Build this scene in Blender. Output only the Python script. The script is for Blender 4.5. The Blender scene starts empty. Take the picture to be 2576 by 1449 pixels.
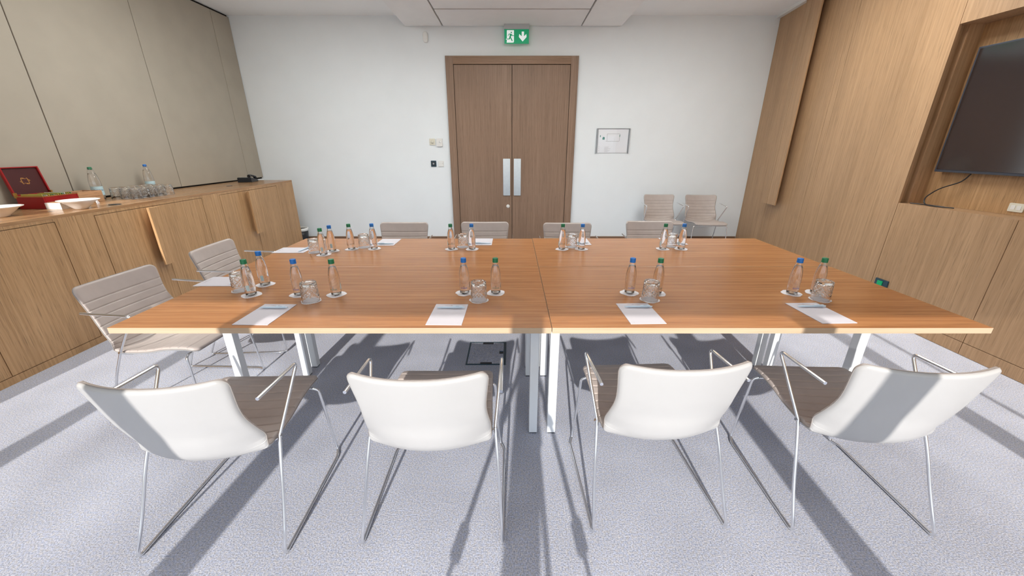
import bpy, math, random
from mathutils import Vector, Matrix
random.seed(7)
PI = math.pi
C = bpy.context.scene.collection
SC = bpy.context.scene

# ------------------------------------------------------------------ materials
def new_mat(name):
    m = bpy.data.materials.new(name); m.use_nodes = True
    nt = m.node_tree; b = nt.nodes['Principled BSDF']
    return m, nt, b

def plain(name, col, rough=0.5, metal=0.0, spec=0.5, noise=0.0, nscale=40, bump=0.0, coat=0.0):
    m, nt, b = new_mat(name)
    b.inputs['Roughness'].default_value = rough
    b.inputs['Metallic'].default_value = metal
    b.inputs['Specular IOR Level'].default_value = spec
    b.inputs['Coat Weight'].default_value = coat
    tc = nt.nodes.new('ShaderNodeTexCoord')
    n = nt.nodes.new('ShaderNodeTexNoise'); n.inputs['Scale'].default_value = nscale; n.inputs['Detail'].default_value = 3
    nt.links.new(tc.outputs['Object'], n.inputs['Vector'])
    r = nt.nodes.new('ShaderNodeValToRGB')
    r.color_ramp.elements[0].position = 0.3; r.color_ramp.elements[1].position = 0.7
    r.color_ramp.elements[0].color = (*[c * (1 - noise) for c in col], 1)
    r.color_ramp.elements[1].color = (*[min(1, c * (1 + noise)) for c in col], 1)
    nt.links.new(n.outputs['Fac'], r.inputs['Fac']); nt.links.new(r.outputs['Color'], b.inputs['Base Color'])
    if bump:
        bp = nt.nodes.new('ShaderNodeBump'); bp.inputs['Strength'].default_value = bump; bp.inputs['Distance'].default_value = 0.002
        nt.links.new(n.outputs['Fac'], bp.inputs['Height']); nt.links.new(bp.outputs['Normal'], b.inputs['Normal'])
    return m

def wood(name, light, dark, axis, rough=0.45, spec=0.4, contrast=1.0, across=55, along=1.6, fleck=0.55):
    """vertical or horizontal straight-grained veneer; axis = grain direction"""
    m, nt, b = new_mat(name)
    L = nt.links
    tc = nt.nodes.new('ShaderNodeTexCoord')
    def mapping(a, c):
        mp = nt.nodes.new('ShaderNodeMapping')
        sc = [c, c, c]; sc['xyz'.index(axis)] = a
        mp.inputs['Scale'].default_value = sc
        L.new(tc.outputs['Object'], mp.inputs['Vector']); return mp
    m1 = mapping(along, across); m2 = mapping(along * 5, across * 5); m3 = mapping(0.35, 3.0)
    n1 = nt.nodes.new('ShaderNodeTexNoise'); n1.inputs['Scale'].default_value = 1; n1.inputs['Detail'].default_value = 4; n1.inputs['Roughness'].default_value = 0.6
    n2 = nt.nodes.new('ShaderNodeTexNoise'); n2.inputs['Scale'].default_value = 1; n2.inputs['Detail'].default_value = 2
    n3 = nt.nodes.new('ShaderNodeTexNoise'); n3.inputs['Scale'].default_value = 1; n3.inputs['Detail'].default_value = 2
    L.new(m1.outputs[0], n1.inputs['Vector']); L.new(m2.outputs[0], n2.inputs['Vector']); L.new(m3.outputs[0], n3.inputs['Vector'])
    r1 = nt.nodes.new('ShaderNodeValToRGB')
    r1.color_ramp.elements[0].position = 0.32; r1.color_ramp.elements[1].position = 0.68
    mid = [(a + c) / 2 for a, c in zip(light, dark)]
    dk = [m_ + (d - m_) * contrast for d, m_ in zip(dark, mid)]; lt = [m_ + (d - m_) * contrast for d, m_ in zip(light, mid)]
    r1.color_ramp.elements[0].color = (*dk, 1); r1.color_ramp.elements[1].color = (*lt, 1)
    L.new(n1.outputs['Fac'], r1.inputs['Fac'])
    r2 = nt.nodes.new('ShaderNodeValToRGB')      # short dark pores
    r2.color_ramp.elements[0].position = 0.34; r2.color_ramp.elements[1].position = 0.42
    r2.color_ramp.elements[0].color = (fleck, fleck, fleck, 1); r2.color_ramp.elements[1].color = (1, 1, 1, 1)
    L.new(n2.outputs['Fac'], r2.inputs['Fac'])
    mx = nt.nodes.new('ShaderNodeMix'); mx.data_type = 'RGBA'; mx.blend_type = 'MULTIPLY'; mx.inputs[0].default_value = 1
    L.new(r1.outputs['Color'], mx.inputs[6]); L.new(r2.outputs['Color'], mx.inputs[7])
    r3 = nt.nodes.new('ShaderNodeValToRGB')
    r3.color_ramp.elements[0].position = 0.3; r3.color_ramp.elements[1].position = 0.7
    r3.color_ramp.elements[0].color = (0.88, 0.87, 0.86, 1); r3.color_ramp.elements[1].color = (1.06, 1.06, 1.06, 1)
    L.new(n3.outputs['Fac'], r3.inputs['Fac'])
    mx2 = nt.nodes.new('ShaderNodeMix'); mx2.data_type = 'RGBA'; mx2.blend_type = 'MULTIPLY'; mx2.inputs[0].default_value = 1
    L.new(mx.outputs[2], mx2.inputs[6]); L.new(r3.outputs['Color'], mx2.inputs[7])
    L.new(mx2.outputs[2], b.inputs['Base Color'])
    b.inputs['Roughness'].default_value = rough; b.inputs['Specular IOR Level'].default_value = spec
    return m

def carpet_mat():
    m, nt, b = new_mat('carpet_loop'); L = nt.links
    tc = nt.nodes.new('ShaderNodeTexCoord')
    n = nt.nodes.new('ShaderNodeTexNoise'); n.inputs['Scale'].default_value = 170; n.inputs['Detail'].default_value = 3; n.inputs['Roughness'].default_value = 0.7
    n2 = nt.nodes.new('ShaderNodeTexNoise'); n2.inputs['Scale'].default_value = 90; n2.inputs['Detail'].default_value = 2
    n3 = nt.nodes.new('ShaderNodeTexNoise'); n3.inputs['Scale'].default_value = 3.5; n3.inputs['Detail'].default_value = 3
    for q in (n, n2, n3): L.new(tc.outputs['Object'], q.inputs['Vector'])
    r = nt.nodes.new('ShaderNodeValToRGB')
    r.color_ramp.elements[0].position = 0.3; r.color_ramp.elements[0].color = (0.258, 0.272, 0.312, 1)
    r.color_ramp.elements[1].position = 0.66; r.color_ramp.elements[1].color = (0.668, 0.683, 0.735, 1)
    L.new(n.outputs['Fac'], r.inputs['Fac'])
    r2 = nt.nodes.new('ShaderNodeValToRGB')
    r2.color_ramp.elements[0].position = 0.36; r2.color_ramp.elements[0].color = (0.92, 0.96, 1.08, 1)
    r2.color_ramp.elements[1].position = 0.64; r2.color_ramp.elements[1].color = (1.04, 1.0, 0.96, 1)
    L.new(n2.outputs['Fac'], r2.inputs['Fac'])
    mx = nt.nodes.new('ShaderNodeMix'); mx.data_type = 'RGBA'; mx.blend_type = 'MULTIPLY'; mx.inputs[0].default_value = 1
    L.new(r.outputs['Color'], mx.inputs[6]); L.new(r2.outputs['Color'], mx.inputs[7])
    r3 = nt.nodes.new('ShaderNodeValToRGB')
    r3.color_ramp.elements[0].position = 0.3; r3.color_ramp.elements[0].color = (0.92, 0.92, 0.92, 1)
    r3.color_ramp.elements[1].position = 0.7; r3.color_ramp.elements[1].color = (1.06, 1.06, 1.06, 1)
    L.new(n3.outputs['Fac'], r3.inputs['Fac'])
    mx2 = nt.nodes.new('ShaderNodeMix'); mx2.data_type = 'RGBA'; mx2.blend_type = 'MULTIPLY'; mx2.inputs[0].default_value = 1
    L.new(mx.outputs[2], mx2.inputs[6]); L.new(r3.outputs['Color'], mx2.inputs[7])
    L.new(mx2.outputs[2], b.inputs['Base Color'])
    bp = nt.nodes.new('ShaderNodeBump'); bp.inputs['Strength'].default_value = 0.7; bp.inputs['Distance'].default_value = 0.004
    L.new(n.outputs['Fac'], bp.inputs['Height']); L.new(bp.outputs['Normal'], b.inputs['Normal'])
    b.inputs['Roughness'].default_value = 0.95; b.inputs['Specular IOR Level'].default_value = 0.1
    return m

def glass(name, col=(1, 1, 1), ior=1.45, rough=0.0):
    m, nt, b = new_mat(name)
    b.inputs['Base Color'].default_value = (*col, 1)
    b.inputs['Transmission Weight'].default_value = 1
    b.inputs['IOR'].default_value = ior; b.inputs['Roughness'].default_value = rough
    return m

def thin_glass(name, refl=0.08):
    m, nt, b = new_mat(name); nt.nodes.remove(b); L = nt.links
    t = nt.nodes.new('ShaderNodeBsdfTransparent'); g = nt.nodes.new('ShaderNodeBsdfGlossy'); g.inputs['Roughness'].default_value = 0.02
    mx = nt.nodes.new('ShaderNodeMixShader'); mx.inputs[0].default_value = refl
    L.new(t.outputs[0], mx.inputs[1]); L.new(g.outputs[0], mx.inputs[2]); L.new(mx.outputs[0], nt.nodes['Material Output'].inputs[0])
    return m

def blind_mat():
    m, nt, b = new_mat('roller_blind_fabric'); nt.nodes.remove(b); L = nt.links
    d = nt.nodes.new('ShaderNodeBsdfDiffuse'); d.inputs[0].default_value = (0.8, 0.79, 0.76, 1)
    t = nt.nodes.new('ShaderNodeBsdfTranslucent'); t.inputs[0].default_value = (0.85, 0.83, 0.78, 1)
    mx = nt.nodes.new('ShaderNodeMixShader'); mx.inputs[0].default_value = 0.8
    L.new(d.outputs[0], mx.inputs[1]); L.new(t.outputs[0], mx.inputs[2]); L.new(mx.outputs[0], nt.nodes['Material Output'].inputs[0])
    return m

def emit(name, col, strength, base=None):
    m, nt, b = new_mat(name)
    b.inputs['Base Color'].default_value = (*(base or col), 1)
    b.inputs['Emission Color'].default_value = (*col, 1); b.inputs['Emission Strength'].default_value = strength
    b.inputs['Roughness'].default_value = 0.4
    return m

M = dict(
    white=plain('white_plaster', (0.83, 0.865, 0.88), 0.85, spec=0.2, noise=0.012, nscale=3),
    ceil=plain('ceiling_paint', (0.90, 0.89, 0.87), 0.9, spec=0.15, noise=0.01, nscale=3),
    cpanel=plain('ceiling_panel_paint', (0.88, 0.86, 0.83), 0.85, spec=0.2, noise=0.015, nscale=5),
    beige=plain('beige_textile_panel', (0.415, 0.37, 0.30), 0.8, spec=0.25, noise=0.03, nscale=4, bump=0.05),
    dark=plain('dark_gap', (0.03, 0.028, 0.025), 0.8, spec=0.1),
    base=plain('brown_skirting', (0.20, 0.11, 0.06), 0.5),
    oak=wood('oak_panel_vertical', (0.50, 0.315, 0.175), (0.39, 0.235, 0.122), 'z', across=60, along=1.3, fleck=0.72),
    oakc=wood('oak_cabinet_vertical', (0.51, 0.31, 0.155), (0.37, 0.21, 0.095), 'z', across=60, along=1.3, fleck=0.62),
    oaktop=wood('oak_worktop', (0.45, 0.26, 0.13), (0.29, 0.155, 0.07), 'y', across=60, along=1.3, fleck=0.7, rough=0.25),
    door=wood('walnut_door_vertical', (0.315, 0.205, 0.14), (0.225, 0.14, 0.09), 'z', across=70, along=1.3, fleck=0.72),
    doorh=wood('walnut_door_horizontal', (0.33, 0.20, 0.125), (0.235, 0.14, 0.08), 'x', across=70, along=1.3, fleck=0.72),
    table=wood('cherry_tabletop', (0.485, 0.222, 0.088), (0.335, 0.137, 0.048), 'x', rough=0.27, spec=0.4, across=42, along=1.0, fleck=0.75),
    tedge=wood('cherry_edge_band', (0.57, 0.435, 0.30), (0.50, 0.37, 0.245), 'x', rough=0.45, across=60, along=1.0, fleck=0.9),
    carpet=carpet_mat(),
    under=plain('grey_bounce_underside', (0.55, 0.56, 0.58), 0.6),  # underside greyed so light bounced under the table stays cool
    padp=plain('notepad_paper', (0.60, 0.575, 0.61), 0.75, spec=0.2),
    metalw=plain('white_powder_coat', (0.80, 0.83, 0.84), 0.35),
    chrome=plain('chrome', (0.86, 0.87, 0.88), 0.10, metal=1.0),
    steel=plain('brushed_steel', (0.78, 0.84, 0.85), 0.28, metal=1.0, noise=0.03, nscale=30),
    taupe=plain('taupe_leather', (0.48, 0.415, 0.38), 0.45, spec=0.45, noise=0.05, nscale=14, bump=0.12),
    cream=plain('cream_leather', (0.46, 0.454, 0.445), 0.38, spec=0.45, noise=0.015, nscale=6, bump=0.05),
    piping=plain('grey_piping', (0.30, 0.27, 0.25), 0.6),
    paper=plain('white_paper', (0.80, 0.77, 0.79), 0.75, spec=0.2),
    ink=plain('grey_ink', (0.22, 0.17, 0.19), 0.8),
    pen=plain('pale_blue_plastic', (0.62, 0.75, 0.85), 0.3),
    pend=plain('pen_print', (0.05, 0.16, 0.22), 0.5),
    blue=plain('blue_cap', (0.008, 0.17, 0.58), 0.35),
    green=plain('green_cap', (0.010, 0.19, 0.075), 0.35),
    inkb=plain('blue_print', (0.03, 0.10, 0.50), 0.5),
    inkg=plain('green_print', (0.02, 0.22, 0.17), 0.5),
    lab=plain('pale_label', (0.50, 0.68, 0.73), 0.6),
    labdark=plain('label_print', (0.03, 0.12, 0.25), 0.6),
    glass=glass('clear_glass', (1, 1, 1), 1.46),
    crystal=glass('cut_crystal', (1, 1, 1), 1.5),
    water=glass('water', (1, 1, 1), 1.33),
    black=plain('black_plastic', (0.012, 0.015, 0.02), 0.35),
    tvframe=plain('tv_bezel', (0.045, 0.05, 0.065), 0.35),
    screen=plain('tv_screen', (0.012, 0.010, 0.014), 0.12, spec=0.5),
    lgrey=plain('light_grey_housing', (0.50, 0.52, 0.53), 0.5),
    grey=plain('grey_plastic', (0.32, 0.34, 0.36), 0.5),
    teal=plain('dark_teal_plastic', (0.02, 0.055, 0.08), 0.4),
    bluep=plain('blue_latch', (0.01, 0.08, 0.18), 0.3),
    whitep=plain('white_plastic', (0.78, 0.77, 0.74), 0.4),
    beigep=plain('cream_plastic', (0.70, 0.67, 0.56), 0.4),
    sgreen=emit('exit_sign_green', (0.0, 0.36, 0.15), 0.30, (0.0, 0.30, 0.13)),
    swhite=emit('exit_sign_white', (0.85, 0.9, 0.9), 0.45, (0.7, 0.75, 0.75)),
    red=plain('red_lacquer', (0.33, 0.008, 0.010), 0.3),
    darkred=plain('dark_red_satin', (0.055, 0.003, 0.003), 0.5),
    brass=plain('brass', (0.75, 0.48, 0.15), 0.3, metal=1.0),
    gold=plain('gold_print', (0.40, 0.18, 0.035), 0.5),
    lightwood=wood('light_box_wood', (0.60, 0.36, 0.20), (0.50, 0.28, 0.15), 'y', across=60, along=2),
    ceramic=plain('white_ceramic', (0.83, 0.83, 0.80), 0.2),
    yellow=plain('yellow_wrapper', (0.55, 0.5, 0.10), 0.4),
    greenw=plain('green_wrapper', (0.2, 0.45, 0.2), 0.4),
    planpaper=plain('plan_sheet', (0.88, 0.90, 0.94), 0.35),
    acrylic=thin_glass('acrylic_cover', 0.04),
    pane=thin_glass('window_pane', 0.04),
    blind=blind_mat(),
    fill_glow=emit('added_fill_glow', (0.97, 1.0, 0.985), 14.5),  # emission of the added ceiling fill lights
    greenpl=emit('glowing_green_plastic', (0.0, 0.30, 0.10), 0.12, (0.0, 0.35, 0.13)),  # faint glow added to the insert's green plastic
)
try:
    M['chrome'].node_tree.nodes['Principled BSDF'].inputs['Roughness'].default_value = 0.12
except Exception: pass

M['screen'].node_tree.nodes['Principled BSDF'].inputs['IOR'].default_value = 2.4
# ------------------------------------------------------------------ mesh helpers
class MB:
    def __init__(s): s.v = []; s.f = []; s.mi = []; s.cur = 0; s.smooth = []
    def add(s, vs, fs, smooth=False, T=None):
        o = len(s.v)
        if T is not None: vs = [T @ Vector(p) for p in vs]
        s.v += [tuple(p) for p in vs]
        for f in fs:
            s.f.append([o + i for i in f]); s.mi.append(s.cur); s.smooth.append(smooth)
        return s
    def box(s, x0, x1, y0, y1, z0, z1, T=None):
        if x0 > x1: x0, x1 = x1, x0
        if y0 > y1: y0, y1 = y1, y0
        vs = [(x0, y0, z0), (x1, y0, z0), (x1, y1, z0), (x0, y1, z0), (x0, y0, z1), (x1, y0, z1), (x1, y1, z1), (x0, y1, z1)]
        return s.add(vs, [(0, 3, 2, 1), (4, 5, 6, 7), (0, 1, 5, 4), (1, 2, 6, 5), (2, 3, 7, 6), (3, 0, 4, 7)], T=T)
    def prism(s, pts, h0, h1, axis='z', T=None):
        """extrude 2-D outline pts (ccw) along axis"""
        n = len(pts)
        def P(p, h):
            if axis == 'z': return (p[0], p[1], h)
            if axis == 'y': return (p[0], h, p[1])
            return (h, p[0], p[1])
        vs = [P(p, h0) for p in pts] + [P(p, h1) for p in pts]
        fs = [tuple(range(n))[::-1], tuple(range(n, 2 * n))] + [(i, (i + 1) % n, n + (i + 1) % n, n + i) for i in range(n)]
        return s.add(vs, fs, T=T)
    def tube(s, pts, r, seg=10, closed=False, caps=True, T=None):
        P = [Vector(p) for p in pts]; n = len(P)
        vs = []; fs = []; up = None
        for i in range(n):
            if closed: d = P[(i + 1) % n] - P[i - 1]
            else: d = P[min(i + 1, n - 1)] - P[max(i - 1, 0)]
            d.normalize()
            if up is None:
                a = Vector((0, 0, 1)) if abs(d.z) < 0.9 else Vector((1, 0, 0))
                up = (a - d * a.dot(d)).normalized()
            else:
                up = (up - d * up.dot(d)).normalized()
            side = d.cross(up)
            rr = r[i] if isinstance(r, (list, tuple)) else r
            for k in range(seg):
                a = 2 * PI * k / seg
                vs.append(P[i] + up * (rr * math.cos(a)) + side * (rr * math.sin(a)))
        m = n if closed else n - 1
        for i in range(m):
            j = (i + 1) % n
            for k in range(seg):
                k2 = (k + 1) % seg
                fs.append((i * seg + k, i * seg + k2, j * seg + k2, j * seg + k))
        s.add(vs, fs, smooth=True, T=T)
        if caps and not closed:
            s.add(vs[:seg], [tuple(range(seg))[::-1]], T=T); s.add(vs[-seg:], [tuple(range(seg))], T=T)
        return s
    def lathe(s, prof, seg=32, T=None, closed=False, smooth=True, rfun=None):
        vs = []; fs = []; n = len(prof)
        for i, (r, z) in enumerate(prof):
            for k in range(seg):
                a = 2 * PI * k / seg
                rr = r + (rfun(i, r, z, a) if rfun else 0)
                vs.append((rr * math.cos(a), rr * math.sin(a), z))
        for i in range(n if closed else n - 1):
            j = (i + 1) % n
            for k in range(seg):
                k2 = (k + 1) % seg
                fs.append((i * seg + k, i * seg + k2, j * seg + k2, j * seg + k))
        s.add(vs, fs, smooth=smooth, T=T)
        if not closed:
            if prof[0][0] > 1e-6: s.add(vs[:seg], [tuple(range(seg))[::-1]], T=T)
            if prof[-1][0] > 1e-6: s.add(vs[-seg:], [tuple(range(seg))], T=T)
        return s
    def build(s, name, mat, parent=None, bevel=0.0, shade=None):
        me = bpy.data.meshes.new(name)
        me.from_pydata(s.v, [], s.f); me.validate()
        mats = mat if isinstance(mat, (list, tuple)) else [mat]
        for m in mats: me.materials.append(m)
        if len(me.polygons) == len(s.f):
            for p, mi, sm in zip(me.polygons, s.mi, s.smooth): p.material_index = mi; p.use_smooth = sm
        me.update()
        o = bpy.data.objects.new(name, me); C.objects.link(o)
        if parent is not None: o.parent = parent
        if bevel:
            b = o.modifiers.new('bevel', 'BEVEL'); b.width = bevel; b.segments = 2; b.limit_method = 'ANGLE'; b.angle_limit = math.radians(50)
        return o

def fillet(pts, rad, n=5):
    """round the corners of a polyline"""
    P = [Vector(p) for p in pts]; out = [P[0]]
    for i in range(1, len(P) - 1):
        r = rad[i - 1] if isinstance(rad, (list, tuple)) else rad
        a = (P[i - 1] - P[i]); b = (P[i + 1] - P[i])
        r = min(r, a.length * 0.49, b.length * 0.49)
        A = P[i] + a.normalized() * r; B = P[i] + b.normalized() * r
        for k in range(n + 1):
            t = k / n; out.append(A * (1 - t) ** 2 + P[i] * 2 * t * (1 - t) + B * t * t)
    out.append(P[-1]); return out

def rrect(x0, x1, y0, y1, r, n=4):
    out = []
    for cx, cy, a0 in ((x1 - r, y0 + r, -PI / 2), (x1 - r, y1 - r, 0), (x0 + r, y1 - r, PI / 2), (x0 + r, y0 + r, PI)):
        for k in range(n + 1):
            a = a0 + PI / 2 * k / n; out.append((cx + r * math.cos(a), cy + r * math.sin(a)))
    return out

def circle(cx, cy, r, n=20): return [(cx + r * math.cos(2 * PI * k / n), cy + r * math.sin(2 * PI * k / n)) for k in range(n)]

def tag(o, label=None, cat=None, group=None, kind=None):
    if label: o['label'] = label
    if cat: o['category'] = cat
    if group: o['group'] = group
    if kind: o['kind'] = kind
    return o
def empty(name, loc=(0, 0, 0), rz=0.0, label=None, cat=None, group=None):
    o = bpy.data.objects.new(name, None); C.objects.link(o)
    o.location = loc; o.rotation_euler = (0, 0, rz); o.empty_display_size = 0.1
    return tag(o, label, cat, group)
def struct(o): o['kind'] = 'structure'; return o
def children(o): return [c for c in bpy.data.objects if c.parent == o]
def dup(o, loc=None, rz=None, label=None, parent=None):
    c = o.copy(); C.objects.link(c)
    if parent is not None: c.parent = parent
    if loc is not None: c.location = loc
    if rz is not None: c.rotation_euler = (0, 0, rz)
    if label: c['label'] = label
    for ch in children(o): dup(ch, parent=c)
    return c

def text_mesh(name, body, size, mat, parent=None, align='CENTER'):
    cu = bpy.data.curves.new(name + '_c', 'FONT'); cu.body = body; cu.size = size; cu.align_x = align; cu.align_y = 'CENTER'
    cu.resolution_u = 2; cu.fill_mode = 'FRONT' if hasattr(cu, 'fill_mode') else cu.fill_mode
    to = bpy.data.objects.new(name + '_t', cu); C.objects.link(to)
    dg = bpy.context.evaluated_depsgraph_get()
    me = bpy.data.meshes.new_from_object(to.evaluated_get(dg)); me.name = name
    bpy.data.objects.remove(to); bpy.data.curves.remove(cu)
    me.materials.clear(); me.materials.append(mat)
    o = bpy.data.objects.new(name, me); C.objects.link(o)
    if parent is not None: o.parent = parent
    return o

# ------------------------------------------------------------------ dimensions
XL, YB, H = -4.04, 6.45, 3.26           # left wall, back wall, ceiling
YW = -0.70                               # window wall behind the camera
XR, YR = 3.445, 3.46                     # wood wall and where it starts to angle out
def xr(y): return XR if y <= YR else XR + (y - YR) * (3.83 - 3.445) / (YB - YR)

# ------------------------------------------------------------------ floor, ceiling, walls
struct(MB().box(-4.3, 4.2, YW - 0.1, YB + 0.15, -0.12, 0).build('floor', M['carpet']))
struct(MB().box(-4.3, 4.2, YW - 0.1, YB + 0.15, H, H + 0.12).build('ceiling', M['ceil']))
struct(MB().box(-4.3, 4.2, YB, YB + 0.12, 0, H).build('wall_back', M['white']))
struct(MB().box(XL, -0.98, YB - 0.014, YB, 0, 0.065).build('baseboard_back', M['base']))
struct(MB().box(0.98, 3.82, YB - 0.014, YB, 0, 0.065).build('baseboard_back', M['base']))
# left wall with textile panels
wl = struct(MB().box(XL - 0.16, XL - 0.03, YW, YB, 0, H).build('wall_left', M['dark']))
ys = [YW, 1.13, 2.37, 3.612, 4.815, 6.078, YB - 0.004]
for a, b in zip(ys[:-1], ys[1:]):
    MB().box(XL - 0.028, XL, a + 0.004, b - 0.004, 1.045, H - 0.028).build('textile_panel', M['beige'], wl, bevel=0.004)
MB().box(XL - 0.028, XL, YW, YB - 0.004, 0.0, 1.02).build('lower_panel', M['white'], wl)

# right wood wall: backing plus separate veneer panels
wr = empty('wall_right'); struct(wr)
WT = 0.022
def rpanel(y0, y1, z0, z1, name='veneer_panel', off=0.0, th=WT, gap=0.002, mat=None, bevel=0.001):
    a, b = y0 + gap, y1 - gap; z0 += gap; z1 -= gap
    pts = [(xr(a) - off, a), (xr(b) - off, b), (xr(b) - off + th, b), (xr(a) - off + th, a)]
    return MB().prism([pts[0], pts[3], pts[2], pts[1]], z0, z1).build(name, mat or M['oak'], wr, bevel=bevel)
mb = MB()
mb.prism([(XR + WT, YW), (XR + WT + 0.2, YW), (XR + WT + 0.2, YR), (XR + WT, YR)], 0, 1.012)
mb.prism([(XR + WT, YW), (XR + WT + 0.2, YW), (XR + WT + 0.2, YR), (XR + WT, YR)], 2.412, H)
mb.prism([(XR + WT + .003, YR + 0.055), (XR + WT + 0.2, YR + 0.055), (3.83 + WT + 0.2, YB), (3.83 + WT, YB)], 0, H)
mb.build('panel_backing', M['dark'], wr)
yj = [-0.70, 0.86, 1.73, 2.595, YR]
for a, b in zip(yj[:-1], yj[1:]):
    rpanel(a, b, 0.098, 1.036)
    rpanel(a, b, 0.0, 0.098, 'skirting_board')
for a, b in ((-0.7, 1.4), (1.4, YR)): rpanel(a, b, 2.386, H - 0.02)
for a, b in ((YR, 4.724), (4.724, 4.823), (4.823, 5.686), (5.686, YB - 0.004)):
    rpanel(a, b, 0.0, H - 0.02)
# niche lining
mb = MB()
mb.box(XR + WT + .001, XR + 0.21, 0.9, YR, 1.012, 1.033)          # ledge
mb.box(XR + WT + .001, XR + 0.21, 0.9, YR, 2.389, 2.411)           # soffit
mb.box(XR + WT + .001, XR + 0.08, YR + 0.04, YR + 0.05, 1.033, 2.389)   # recessed first reveal
mb.box(XR + WT + .001, XR + 0.08, YR, YR + 0.04, 1.025, 1.033); mb.box(XR + WT + .001, XR + 0.08, YR, YR + 0.04, 2.389, 2.395)
mb.box(XR + 0.08, XR + 0.21, YR - 0.006, YR + 0.05, 1.033, 2.389)
mb.box(XR, XR + 0.21, 0.88, 0.9, 1.012, 2.41)
mb.build('niche_lining', M['oak'], wr)
MB().box(XR + 0.195, XR + 0.215, 0.9, YR, 1.034, 2.388).build('niche_back_panel', M['oakc'], wr)
MB().box(XR, XR + 0.02, -0.7, 0.88, 1.034, 2.388).build('veneer_panel', M['oak'], wr)
# tall pull strip standing off the wall
rpanel(5.279, 5.494, 0.75, H - 0.03, 'pull_strip', off=0.10, th=0.018, gap=0, bevel=0.001)
rpanel(5.499, 5.63, 0.75, H - 0.03, 'pull_strip', off=0.10, th=0.018, gap=0, bevel=0.001)
rpanel(5.42, 5.628, 0.76, H - 0.03, 'pull_strip_spacer', off=0.082, th=0.080, gap=0)
# white trim along the top of the wood wall
o = MB().prism([(xr(YB) - 0.055, YB), (xr(4) - 0.055, 4.0), (xr(4), 4.0), (xr(YB), YB)], H - 0.035, H).build('trim_1', M['whitep']); struct(o)

# window wall behind the camera
ww = MB()
ww.box(-4.3, 4.2, YW - 0.25, YW, 3.17, H)
ww.box(-4.3, -3.47, YW - 0.25, YW, 0, 2.30)
ww.box(-4.3, -3.97, YW - 0.25, YW, 2.30, 3.17)
ww.box(3.43, 4.2, YW - 0.25, YW, 0, 3.17)
ww.box(-3.47, 3.43, YW - 0.25, YW, 0, 0.06)
struct(ww.build('wall_front', M['white']))
mull = [-2.763, -1.389, -0.073, 1.24, 2.557]
edges = [-3.47] + mull + [3.43]
nwin = 0
for i in range(6):
    a, b = edges[i] + (0.072 if i else 0), edges[i + 1] - (0.072 if i < 5 else 0)
    nwin += 1
    m = MB()
    if i: m.box(edges[i] - 0.072, edges[i] + 0.072, YW - 0.09, YW + 0.01, 0.06, 3.17)
    if i == 5: m.box(2.85, 2.885, YW - 0.06, YW - 0.01, 0.06, 3.17)
    m.box(a, b, YW - 0.07, YW - 0.02, 0.06, 0.10)
    w = struct(m.build('window_%d' % nwin, M['metalw']))
    MB().box(a, b, YW - 0.048, YW - 0.042, 0.10, 3.17).build('pane', M['pane'], w)
    head = 1.845 if i > 1 else 1.93
    bl = MB(); bl.box(a - 0.05, b + 0.05, YW + 0.03, YW + 0.032, head, 3.14)
    o = bl.build('roller_blind', M['blind'])
    names = ['leftmost', 'second from left', 'third from left', 'third from right', 'second from right', 'rightmost']
    tag(o, 'half lowered white roller blind, %s across the window wall' % names[i], 'blind', 'roller blinds on the window wall')
    br = MB(); br.box(a - 0.05, b + 0.05, YW + 0.022, YW + 0.042, head - 0.02, head + 0.005).build('bottom_bar', M['metalw'], o)

# ------------------------------------------------------------------ ceiling panels, and unseen lights added to brighten the room
def cpanel(x0, x1, y0, y1, label):
    o = MB().box(x0, x1, y0, y1, 3.128, 3.158).build('ceiling_panel', M['cpanel'], bevel=0.002)
    MB().box(x0 + 0.1, x0 + 0.14, y0 + 0.1, y1 - 0.1, 3.158, H).build('hanger', M['metalw'], o)
    MB().box(x1 - 0.14, x1 - 0.1, y0 + 0.1, y1 - 0.1, 3.158, H).build('hanger', M['metalw'], o)
    tag(o, label, 'ceiling panel', 'flat suspended ceiling panels')
cpanel(-1.535, -1.005, 2.6, 6.435, 'narrow suspended ceiling panel left of the exit sign')
cpanel(-0.985, 0.985, 5.745, 6.435, 'wide shallow ceiling panel right behind the exit sign, against the wall')
cpanel(-0.985, 0.985, 2.6, 5.70, 'long wide ceiling panel in front of the exit sign panel')
cpanel(1.005, 1.57, 2.6, 6.435, 'narrow suspended ceiling panel right of the exit sign')

def added_fill_light(x, y, lx, ly, label, z=H):  # out-of-view ceiling lights, added as fill for the back wall
    t = empty('added_ceiling_light', (x, y, z), 0, label, 'added fill light', 'unseen ceiling lights added to brighten the room')
    MB().box(-lx / 2 - .02, lx / 2 + .02, -ly / 2 - .02, ly / 2 + .02, -0.02, 0).build('housing', M['metalw'], t)
    MB().box(-lx / 2, lx / 2, -ly / 2, ly / 2, -0.026, -0.0201).build('fill_panel', M['fill_glow'], t)
added_fill_light(-2.3, 3.85, 0.9, 1.3, 'added white fill light on the unseen ceiling, far left of the table')
added_fill_light(2.25, 3.85, 0.9, 1.3, 'added white fill light on the unseen ceiling, far right of the table')
lt = added_fill_light(0, 4.3, 1.2, 0.6, 'added white fill light, unseen under the long central ceiling panel', 3.128)

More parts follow.
